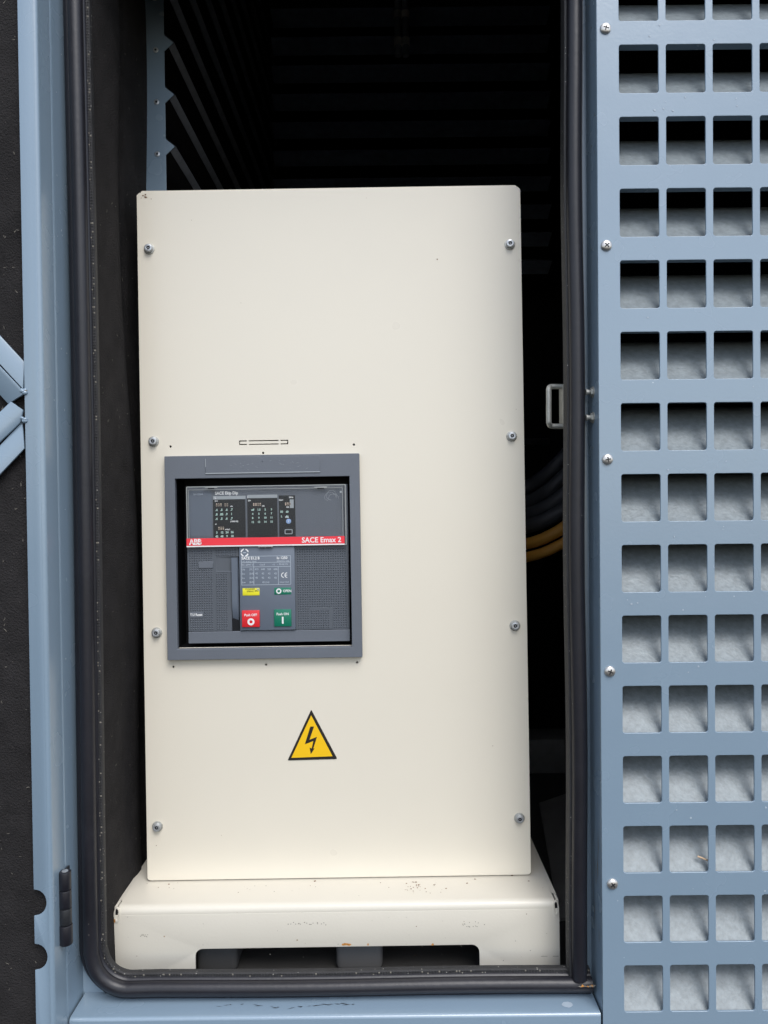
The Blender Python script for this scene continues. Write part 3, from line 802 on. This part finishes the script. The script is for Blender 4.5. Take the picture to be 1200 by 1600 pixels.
plinth = obj('plinth', bm, [CREAMD, RUST, RUSTO, LINT], cab, True, 30)
# corner reliefs with rusty edges
for s, x in ((-1, BL), (1, BR)):
    bm = bmesh.new()
    xc = x - s*.0042
    t = []
    ring_o = [(xc + .0040*cos(a*pi/10), BT - .0095 + .0100*sin(a*pi/10)) for a in range(20)]
    ring_i = [(xc + .0021*cos(a*pi/10), BT - .0085 + .0070*sin(a*pi/10)) for a in range(20)]
    sheet(bm, [ring_o, ring_i], Y1-.0008, Y1+.0025, .0005)
    f = bm.faces.new([bm.verts.new((a, Y1+.0012, b)) for a, b in ring_i]); f.material_index = 1
    if s < 0: 
        for k in range(3):
            f = bm.faces.new([bm.verts.new((xc - .0026 + .0010*cos(a*pi/3), Y1-.0010, BT - .0150 - k*.0012 + .0012*sin(a*pi/3))) for a in range(6)]); f.material_index = 2
    obj('corner_relief', bm, [CREAMD, PIT, RUSTO], plinth, True)

# ================================================================== 5. CIRCUIT BREAKER
brk = thing('circuit_breaker', FC, ((BX0+BX1)/2, 1.02, BZ0), 'dark grey air circuit breaker set in a square bezel in the cream front panel', 'circuit breaker')
CX, CZ = (BX0+BX1)/2, (BZ0+BZ1)/2
ix0, ix1 = P(275, 880, .9885)[0], P(548, 880, .9885)[0]; iz1, iz0 = P(411, 746, .9885)[1], P(411, 1012.5, .9885)[1]
bm = bmesh.new()
sheet(bm, [rrect(BX0, BX1, BZ0, BZ1, .0012), rrect(ix0, ix1, iz0, iz1, .0006)], .9885, .9976, .0006)
bez = obj('bezel', bm, BGREY, brk)
bm = bmesh.new()                                           # plain cover plate clipped over the top of the bezel
a = P(321, 711.5); b = P(500, 738); cx, cz = P(410.5, 726, .988)
hwx, hwz = 89.5/LENS*.988, 12.9/LENS*.988
sheet(bm, [[(cx-hwx, cz-hwz), (cx+hwx, cz-hwz), (cx+hwx, cz+hwz), (cx+.004, cz+hwz), (cx, cz+hwz-.003), (cx-.004, cz+hwz), (cx-hwx, cz+hwz)], circ(cx-.0005, cz+hwz-.0075, .0009, 8)], .9875, .9884, .0003)
# worn light edges
box(bm, cx-hwx, cx+hwx, .9873, .9876, cz-hwz-.0002, cz-hwz+.0009, mi=1); box(bm, cx-hwx, cx-hwx+.0006, .9873, .9876, cz-.002, cz+hwz-.002, mi=1)
rnd = random.Random(4)
for k in range(22):
    x = cx + rnd.gauss(.035 if k % 2 else -.03, .012); z = cz + rnd.gauss(0, .004); L = rnd.uniform(.0005, .0035); a_ = rnd.uniform(-.9, .5); e = .00012
    z = max(min(z, cz+hwz-.003), cz-hwz+.003)
    f = bm.faces.new([bm.verts.new((x + dx*L*cos(a_) - dz*e*sin(a_), .98735, z + dx*L*sin(a_) + dz*e*cos(a_))) for dx, dz in ((-1, 0), (0, -1), (1, 0), (0, 1))]); f.material_index = 1
obj('blanking_plate', bm, [BGREY, LGREY], bez)
# dark recess
bm = bmesh.new()
box(bm, OX0-.004, OX1+.004, 1.050, 1.053, OZ0-.004, OZ1+.004)
box(bm, OX0-.004, OX0-.0012, 1.0008, 1.050, OZ0-.004, OZ1+.004); box(bm, OX1+.0012, OX1+.004, 1.0008, 1.050, OZ0-.004, OZ1+.004)
box(bm, OX0, OX1, 1.0008, 1.050, OZ1+.0012, OZ1+.004); box(bm, OX0, OX1, 1.0008, 1.050, OZ0-.004, OZ0-.0012)
obj('recess', bm, PIT, brk)
# black surround visible between bezel and body
def R_(px0, py0, px1, py1, y):
    """rectangle from measured corners -> x0,x1,z0,z1 squared to the cabinet"""
    cx, cz = P((px0+px1)/2, (py0+py1)/2, y); hx, hz = abs(px1-px0)/2/LENS*y, abs(py1-py0)/2/LENS*y
    return cx-hx, cx+hx, cz-hz, cz+hz
def plate(bm, r, y0, y1, bev=0., mi=0):
    sheet(bm, [rrect(*r, 0)], y0, y1, bev, mi)
YF = .9990
x0, x1, z0, z1 = R_(293, 758, 545, 1003.5, YF)
bm = bmesh.new(); box(bm, x0, x1, YF+.002, 1.045, z0, z1, .001)
body = obj('breaker_body', bm, BGREY, brk)
BXL, BXR, BTOP, BBOT = x0, x1, z1, z0
# bottom bar
bm = bmesh.new(); zb = P(418, 985.5, YF)[1]
box(bm, BXL, BXR, YF-.0010, YF+.0019, BBOT, zb, .0006); obj('lower_bar', bm, BGREY, brk)
# knurled fields
ztop = P(418, 853, YF)[1]
def knurl(bm, xa, xb, za, zb_, y, holes=()):
    p = .0032; nx = int((xb-xa)/p); nz = int((zb_-za)/p)
    for i in range(nx):
        for j in range(nz):
            x = xa + (i+.5)*p; z = za + (j+.5)*p
            if any(h[0]-.001 < x < h[1]+.001 and h[2]-.001 < z < h[3]+.001 for h in holes): continue
            e = p*.42; h = .0011
            q = [bm.verts.new((x+dx*e, y, z+dz*e)) for dx, dz in ((-1, 0), (0, -1), (1, 0), (0, 1))]; tp = bm.verts.new((x, y-h, z))
            for s in range(4): bm.faces.new([q[s], q[(s+1) % 4], tp])
xh0, xh1 = P(362, 930, YF)[0], P(374, 930, YF)[0]          # handle slot
xp1 = P(461, 930, YF)[0]
bm = bmesh.new()
pk = R_(338, 870, 363, 893, YF); sm = R_(310.5, 877, 333, 887.5, YF); rs = R_(297, 956, 317, 965, YF)
sheet(bm, [[(BXL, zb+.0006), (xh0, zb+.0006), (xh0, pk[2]), (pk[0], pk[2]), (pk[0], pk[3]), (xh1, pk[3]), (xh1, ztop), (BXL, ztop)]], YF, YF+.0018, .0003)
knurl(bm, BXL+.002, pk[0]-.002, zb+.002, ztop-.003, YF, (sm, rs))
knurl(bm, pk[0]-.001, xh0-.002, zb+.002, pk[2]-.001, YF, (rs,))
knurl(bm, pk[0]-.001, xh1-.002, pk[3]+.001, ztop-.003, YF)
lk = obj('knurled_cover', bm, BGREY2, brk)
bm = bmesh.new(); plate(bm, sm, YF-.0012, YF+.001, .0003); obj('name_blank', bm, BGREY, lk)
bm = bmesh.new(); plate(bm, rs, YF-.0010, YF+.001, .0003); text(bm, 'T.U Reset', (rs[0]+rs[1])/2, (rs[2]+rs[3])/2, .0046, YF-.0013, 1, 'CENTER', .025, .88); obj('reset_label', bm, [BGREY, WHITE], lk)
bm = bmesh.new()
x0, x1, z0, z1 = R_(461.5, 853, 543, 983, YF)
sheet(bm, [[(xp1+.0004, zb+.0006), (BXR-.001, zb+.0006), (BXR-.001, ztop), (xp1+.0004, ztop)]], YF, YF+.0018, .0003)
sq = R_(484.5, 949, 519.5, 983, YF)
knurl(bm, xp1+.003, BXR-.003, zb+.002, ztop-.003, YF, (sq,))
rk = obj('knurled_cover', bm, BGREY2, brk)
bm = bmesh.new(); plate(bm, sq, YF-.0004, YF+.001, .0003)
knurl(bm, sq[0]+.001, sq[1]-.001, sq[2]+.001, sq[3]-.001, YF-.0004); obj('square_insert', bm, BGREY2, rk)
# hand pocket and charging lever
bm = bmesh.new(); t = bmesh.new()
a = pk; 
vs = [t.verts.new(p) for p in ((a[0], YF+.0004, a[2]), (a[1], YF+.0019, a[2]), (a[1], YF+.0019, a[3]), (a[0], YF+.0004, a[3]))]; t.faces.new(vs)
bmesh.ops.recalc_face_normals(t, faces=t.faces); join(bm, t)
box(bm, a[0], a[1], YF-.0005, YF+.0002, a[2]-.0008, a[2]+.0006, mi=1)
obj('finger_pocket', bm, [BGREY2, BGREY], brk)
bm = bmesh.new(); t = bmesh.new()
lx0, lx1 = xh0+.0009, xh1-.0006; zt, zbm = P(367, 871, YF)[1], P(369, 983, YF)[1]
n = 24; rows = []
for k in range(n+1):
    u = k/n; z = zt + (zbm-zt)*u; d = 0 if u < .62 else ((u-.62)/.38)**2*.012
    rows.append([t.verts.new((lx0 + .0008, YF+.0015, z)), t.verts.new((lx0, YF-.0030 + d, z)), t.verts.new((lx1-.0012, YF-.0042 + d, z)), t.verts.new((lx1, YF-.0022 + d, z)), t.verts.new((lx1, YF+.0015, z))])
for k in range(n):
    for q in range(4): t.faces.new([rows[k][q], rows[k][q+1], rows[k+1][q+1], rows[k+1][q]])
t.faces.new(rows[0]); bmesh.ops.recalc_face_normals(t, faces=t.faces); join(bm, t)
obj('charging_lever', bm, BPLATE, brk, True, 40)
bm = bmesh.new(); box(bm, xh0, xh1, YF+.0012, YF+.0019, zb, pk[3]); obj('lever_slot', bm, PIT, brk)
# rating plate in the middle
YPL = .9955
x0, x1, z0, z1 = R_(374.5, 853.5, 461, 984.5, YPL)
PLX0, PLX1, PLZ0, PLZ1 = x0, x1, z0, z1
bm = bmesh.new(); box(bm, x0, x1, YPL, YF+.0019, z0, z1, .0007)
rp = obj('rating_plate', bm, BPLATE, brk, True)
bm = bmesh.new(); YT = YPL - .00015
def Q(u, v): return x0_ + (x1_-x0_)*u, z1_ - (z1_-z0_)*v     # fractions over the plate, from the enlarged view
x0_, x1_, z0_, z1_ = PLX0, PLX1, PLZ0, PLZ1
def frac(zx, zy): # px in the 1200x1543 enlargement of region 365..470 x 850..985
    px = 365 + zx/1200*105; py = 850 + zy/1543*135
    return P(px, py, YPL)
def lin(xa, ya, xb, yb, w=.00028, mi=0):
    (ax, az), (bx_, bz) = frac(xa, ya), frac(xb, yb)
    if abs(xa-xb) > abs(ya-yb): m = (az+bz)/2; box(bm, ax, bx_, YT, YT+.0002, m-w, m+w, mi=mi)
    else: m = (ax+bx_)/2; box(bm, m-w, m+w, YT, YT+.0002, min(az, bz), max(az, bz), mi=mi)
for l in ((140, 225, 1020, 205), (140, 335, 1020, 322), (140, 415, 1020, 395), (140, 740, 1020, 715), (140, 225, 145, 740), (1015, 205, 1022, 715), (360, 335, 362, 740), (795, 400, 802, 720)): lin(*l, mi=1)
def tx(s, zx, zy, size, mi=0, al='LEFT', bold=.0, sx=1.):
    x, z = frac(zx, zy); text(bm, s, x, z, size, YT, mi, al, bold, sx, .00008)
tx('SACE E1.2 B', 145, 258, .0050, 0, 'LEFT', .03, .93); tx('Iu 1250', 770, 250, .0050, 0, 'LEFT', .02, .95)
tx('CAT. BUIELCTRNIC', 142, 318, .0028, 1, 'LEFT', .01, .85); tx('SERNO/CL. UNL', 770, 308, .0028, 1, 'LEFT', .01, .85)
tx('IEC 60947-2', 145, 375, .0032, 1, 'LEFT', .01, .95); tx('Cat.B', 465, 370, .0032, 1, 'LEFT', .01); tx('~ 50-60 Hz', 775, 362, .0032, 1, 'LEFT', .01); tx('~ U', 680, 368, .0028, 1, 'LEFT', .01)
for r_, (lab, un, vals) in enumerate((('Ue', '[V]', ('415', '440', '525', '690')), ('Icu', '[kA]', ('42', '42', '42', '42')), ('Ics', '[kA]', ('42', '42', '42', '42')), ('Icw', '[kA]', ()))):
    yy = 458 + r_*76; tx(lab, 150, yy, .0034, 1, 'LEFT', .012); tx(un, 285, yy-4, .0034, 1, 'LEFT', .012, .9)
    for k, v in enumerate(vals): tx(v, 412 + k*112, yy-6, .0034, 1, 'CENTER', .012)
tx('42 (1s)', 575, 683, .0034, 1, 'CENTER', .012); tx('Uimp=12kV', 905, 680, .0026, 1, 'CENTER', .01)
# CE mark
for cxx, kind in ((897, 'C'), (957, 'E')):
    x, z = frac(cxx, 555); r_ = .0036; arc = [(x + r_*cos(pi/2 + pi*i/12), z + r_*sin(pi/2 + pi*i/12)) for i in range(13)]
    arc += [(x + (r_-.0010)*cos(pi/2 + pi*i/12), z + (r_-.0010)*sin(pi/2 + pi*i/12)) for i in range(12, -1, -1)]
    sheet(bm, [arc], YT-.0001, YT+.0001)
    if kind == 'E': box(bm, x-.0030, x, YT-.0001, YT+.0002, z-.0005, z+.0005)
# round emblem
x, z = frac(197, 155); r_ = .0056
for a0, a1 in ((.15, 1.25), (1.7, 2.9), (3.3, 4.3), (4.8, 5.9)):
    arc = [(x + r_*cos(a0+(a1-a0)*i/8), z + r_*sin(a0+(a1-a0)*i/8)) for i in range(9)] + [(x + r_*.68*cos(a0+.15+(a1-a0)*i/8), z + r_*.68*sin(a0+.15+(a1-a0)*i/8)) for i in range(8, -1, -1)]
    sheet(bm, [arc], YT-.0001, YT+.0001)
box(bm, x-.0021, x+.0021, YT, YT+.0002, z-.0006, z+.0006, mi=1)
obj('printed_text', bm, [WHITE, PALE], rp)
# windows and push buttons
def flag(name, px0, py0, px1, py1, m, proud, draw):
    r = R_(px0, py0, px1, py1, YPL); bm = bmesh.new()
    box(bm, r[0], r[1], YPL-proud, YPL+.0010, r[2], r[3], .0005)
    ms = draw(bm, r, YPL-proud-.00012); obj(name, bm, [m]+ms, rp, True)
def ring(bm, x, z, ro, ri, y, mi): sheet(bm, [circ(x, z, ro, 24), circ(x, z, ri, 20)], y-.0001, y+.0001, 0, mi)
def d_yel(bm, r, y):
    text(bm, 'CHARGED\nSPRING', r[0]+.0105, (r[2]+r[3])/2+.0022, .0030, y, 1, 'CENTER', .0, .95, .00008)
    text(bm, '0N', r[1]-.0040, (r[2]+r[3])/2+.0012, .0040, y, 1, 'CENTER', .0, .95, .00008)
    sheet(bm, [[(r[1]-.0045, r[3]-.0005), (r[1]-.0005, r[3]-.0005), (r[1]-.0005, r[3]-.0040)]], y-.0001, y+.0001, 0, 2)
    return [BLACK, LGREY]
flag('charged_spring_flag', 379, 919, 405.5, 930.5, YELLOW, .0006, d_yel)
def d_open(bm, r, y):
    zc = (r[2]+r[3])/2; ring(bm, r[0]+.0062, zc, .0036, .0019, y, 1)
    text(bm, 'OPEN', r[0]+.0175, zc, .0046, y, 1, 'CENTER', .02, .95, .00008); return [WHITE]
flag('open_indicator', 428.5, 918, 455, 929, GREEN, .0004, d_open)
def d_off(bm, r, y):
    xc = (r[0]+r[1])/2; zc = (r[2]+r[3])/2; text(bm, 'Push OFF', xc, zc+.0050, .0046, y, 1, 'CENTER', .02, .95, .00008); ring(bm, xc+.0003, zc-.0040, .0047, .0022, y, 1); return [WHITE]
flag('off_button', 378.5, 953.5, 406, 979.5, RED, .0024, d_off)
def d_on(bm, r, y):
    xc = (r[0]+r[1])/2; zc = (r[2]+r[3])/2; text(bm, 'Push ON', xc, zc+.0052, .0046, y, 1, 'CENTER', .02, .95, .00008); box(bm, xc-.0011, xc+.0011, y-.0001, y+.0002, zc-.0078, zc+.0016, mi=1); return [WHITE]
flag('on_button', 428.5, 952, 455.5, 978.5, GREEN, .0016, d_on)

# protection unit in the upper half
YU = .9982
x0, x1, z0, z1 = R_(295, 763, 537, 853, YU)
bm = bmesh.new(); box(bm, BXL+.0015, BXR-.005, YU, YF+.0019, ztop+.0006, BTOP-.003, .0006)
tu = obj('trip_unit', bm, BGREY, brk)
YS = YU - .0006
def pl(name, rects, y0, m, parent=tu):
    bm = bmesh.new()
    for i, (r, mi) in enumerate(rects): plate(bm, R_(*r, y0), y0, YU+.0004, .0, mi)
    return obj(name, bm, m, parent)
pl('side_cover', [((294, 766, 331, 838), 0)], YS, BPLATE)
scr = pl('settings_screen', [((333, 780.5, 383.5, 839.5), 0)], YS, PANELB)
scr2 = pl('settings_screen', [((386.5, 778.5, 433.5, 839), 0)], YS, PANELB)
scr3 = pl('indicator_screen', [((436, 774, 461.5, 838), 0)], YS, PANELB)
pl('screen_header', [((333, 775, 383.5, 780.0), 0)], YS-.0002, LGREY); pl('screen_header', [((386.5, 773, 433, 778.0), 0)], YS-.0002, LGREY)
bm = bmesh.new(); yt = YS - .0003
def zp(zx, zy):   # enlargement of region 325..470 x 755..850 at 1200x786
    return P(325 + zx/1200*145, 755 + zy/786*95, YS)
def tz(s, zx, zy, size, mi=0, al='CENTER', bold=.02, sx=1.):
    x, z = zp(zx, zy); text(bm, s, x, z, size, yt, mi, al, bold + .018, sx, .00008)
tz('SACE Ekip Dip', 90, 132, .0056, 0, 'LEFT', .02, .92)
tz('L', 97, 190, .0040, 0); tz('I', 515, 183, .0040, 0); tz('I1=', 108, 232, .0030, 0); tz('I3=', 537, 226, .0030, 0); tz('t1', 103, 530, .0026, 0)
x, z = P(310, 772.5, YS); text(bm, 'Iu=1250A', x, z, .0034, yt, 2, 'CENTER', .01, .95, .00008)
rnd = random.Random(31)
for zx, zy, n in ((112, 280, 3), (222, 280, 2), (592, 275, 4), (1005, 268, 3), (142, 583, 3)):
    for k in range(n):
        x, z = zp(zx + k*28, zy - k*.4); hgt = .0019
        box(bm, x-.0008, x+.0008, yt, yt+.0003, z-hgt, z+hgt, mi=1)
        box(bm, x-.0005, x+.0005, yt-.0001, yt+.0001, z + (0 if rnd.random() > .5 else -.0014), z + (.0014 if rnd.random() > .5 else .0004), mi=3)
for zx, zy, s in ((305, 298, 'xIn'), (716, 293, 'xIn'), (255, 598, 't=6xI1'), (340, 494, '(1000-50)'), (945, 218, 'Net='), (1075, 183, '50Hz'), (1030, 310, 'OK'), (1022, 440, 'PAR')): tz(s, zx, zy, .0027, 0, 'CENTER', .02)
for r_ in range(3):
    for c in range(4): tz(('.4', '.5', '.6', '.7')[c] if r_ != 1 else ('.8', '.85', '.9', '1')[c], 110 + c*65, 348 + r_*57 - c*2, .0040, 4, 'CENTER', .035)
for r_ in range(2):
    for c in range(4): tz(('3', '12', '24', '36')[c] if r_ == 0 else ('42', '48', '9', '18')[c], 115 + c*66, 640 + r_*50 - c*2, .0038, 4, 'CENTER', .035)
for r_ in range(4):
    for c in range(4): tz(('off', '1.5', '2', '3', '4', '5', '6', '7', '8', '9', '10', '11', '12', '13', '14', '15')[(r_*4+c)], 578 + c*81, 345 + r_*53 - c*2, .0036, 4, 'CENTER', .03)
for r_ in range(2):
    for c in range(2): tz(('50', '60', 'L', 'N')[r_*2+c], 952 + c*72, 370 + r_*60, .0036, 4, 'CENTER', .03)
x, z = zp(1083, 265); box(bm, x-.0026, x+.0026, yt+.0001, yt+.0004, z-.0058, z+.0058, mi=5)
obj('printed_text', bm, [WHITE, ORANGE, PALE, BLACK, MINT, LGREY], tu)
bm = bmesh.new(); x, z = zp(1043, 492); cyl(bm, (x, YS+.0002, z), (x, YS-.0016, z), .0034, seg=24, bev=.0004); text(bm, 'i', x, z, .0045, YS-.0017, 1, 'CENTER', .02, 1, .00008); obj('test_button', bm, [BLUEB, WHITE], tu, True)
bm = bmesh.new(); x, z = zp(1043, 627); sheet(bm, [rrect(x-.0054, x+.0054, z-.0034, z+.0034, .0014), rrect(x-.0042, x+.0042, z-.0022, z+.0022, .0008)], YS-.0008, YS+.0002, .0002); obj('test_socket', bm, LGREY, tu, True)
# clear cover: frame, pane, red band
YC = .9935
bm = bmesh.new()
cxl, cxr, czb, czt = R_(291.5, 758.5, 541, 853.5, YC)
sheet(bm, [rrect(cxl, cxr, czb, czt, .0012), rrect(cxl+.0014, cxr-.0014, czb+.0010, czt-.0013, .0008)], YC-.0006, YC+.0006, .0002, 0)
sheet(bm, [rrect(cxl+.0028, cxr-.0044, czb+.002, czt-.0042, .0008), rrect(cxl+.0034, cxr-.0050, czb+.0024, czt-.0048, .0006)], YC-.0003, YC+.0003, 0, 0)
for px in (330, 501):
    x, z = P(px, 761.5, YC); box(bm, x-.0085, x+.0085, YC-.0012, YC, z-.0012, z+.0010, .0003); box(bm, x-.0045, x+.0045, YC-.0014, YC-.001, z-.0020, z-.0006, .0002, mi=1)
x, z = P(415, 853.5, YC); box(bm, x-.0100, x+.0100, YC-.0012, YC, z-.0014, z+.0006, .0003); box(bm, x-.0075, x-.001, YC-.0013, YC-.001, z-.0022, z-.0010, mi=1); box(bm, x+.001, x+.0075, YC-.0013, YC-.001, z-.0022, z-.0010, mi=1)
ccv = obj('clear_cover', bm, [CLEARE, PIT], brk, True)
bm = bmesh.new(); sheet(bm, [rrect(cxl+.0015, cxr-.0015, czb+.0011, czt-.0014, 0)], YC-.0002, YC+.0002); obj('cover_pane', bm, gl, ccv)
bm = bmesh.new()
x, z = P(532.5, 768.5, YC); cyl(bm, (x, YC-.0001, z), (x, YC-.0006, z), .0014, seg=12, mi=0)
for lp_, rr_ in (((516, 776), (9, 7)), ((518, 774), (8, 8)), ((521, 777), (8, 5))):
    pts = []
    for i in range(15):
        a = 2.0 + 4.6*i/14; x, z = P(lp_[0] + rr_[0]*cos(a)*(1+.1*sin(3*a)), lp_[1] + rr_[1]*sin(a), YC); pts.append((x, YC-.0004, z))
    tube(bm, pts, .00013, 4)
obj('scratch_mark', bm, LGREY, ccv)
bm = bmesh.new(); r = R_(291.8, 839.5, 538.5, 851.0, YC)
sheet(bm, [rrect(*r, 0)], YC-.0010, YC-.0005)
rw = R_(291.8, 851.0, 538.5, 853.0, YC); sheet(bm, [rrect(rw[0], rw[1], rw[2], rw[3]-.0001, 0)], YC-.0009, YC-.0005, 0, 1)
zc = (r[2]+r[3])/2
text(bm, 'SACE Emax 2', r[1]-.0045, zc, .0098, YC-.0012, 1, 'RIGHT', .018, .97, .0001)
# blocky three-letter mark, split by fine lines
xL = r[0] + .0038; hL = .0080
text(bm, 'ABB', xL, zc-.0002, .0105, YC-.0012, 1, 'LEFT', .045, .86, .0001)
box(bm, xL-.0005, xL+.0195, YC-.0016, YC-.00135, zc-.00050, zc-.00020, mi=0)
for dx in (.0029, .0088, .0148): box(bm, xL+dx, xL+dx+.0003, YC-.0016, YC-.00135, zc-.0042, zc+.0042, mi=0)
obj('red_band', bm, [BAND, WHITE], ccv)

# ================================================================== 6. WARNING SIGN, STALK
sgx, sgz = P(488, 1150)
bm = bmesh.new(); ys = .9977
def zs(zx, zy): return P(440 + zx/12, 1090 + zy/12)
sheet(bm, [[zs(553, 228), zs(566, 228), zs(1037, 1118), zs(1037, 1133), zs(1026, 1139), zs(135, 1165), zs(124, 1160), zs(126, 1148)]], ys-.0004, ys, 0, 0)
sheet(bm, [[zs(558, 322), zs(958, 1086), zs(188, 1116)]], ys-.0006, ys-.0004+.0001, 0, 1)
bolt = [(543, 530), (612, 530), (527, 778), (668, 722), (598, 942), (622, 938), (552, 1047), (530, 925), (568, 942), (600, 800), (440, 862)]
sheet(bm, [[zs(*q) for q in bolt]], ys-.0008, ys-.0005, 0, 2)
o = obj('warning_sign', bm, [BLACK, SIGNY, BLACK], None, frame=FC, p0=(sgx, ys, zs(558, 1150)[1]))
props(o, 'yellow triangular high voltage sticker with black lightning bolt on the cream panel', 'warning sign')

bm = bmesh.new()
a = at(1090, 1338, .858); b = at(1098, 1341, .856); c = at(1109, 1346, .8545); d = at(1113, 1352, .8535)
tube(bm, smooth_path([a, b, c, d, at(1119, 1362, .8530)], 5), [.0010]*20 + [.0005], 6)
o = obj('dry_stalk', bm, STRAW, None, True, frame=FE, p0=c); props(o, 'thin dry brown stalk caught in a lower hole of the blue-grey grille', 'stalk')
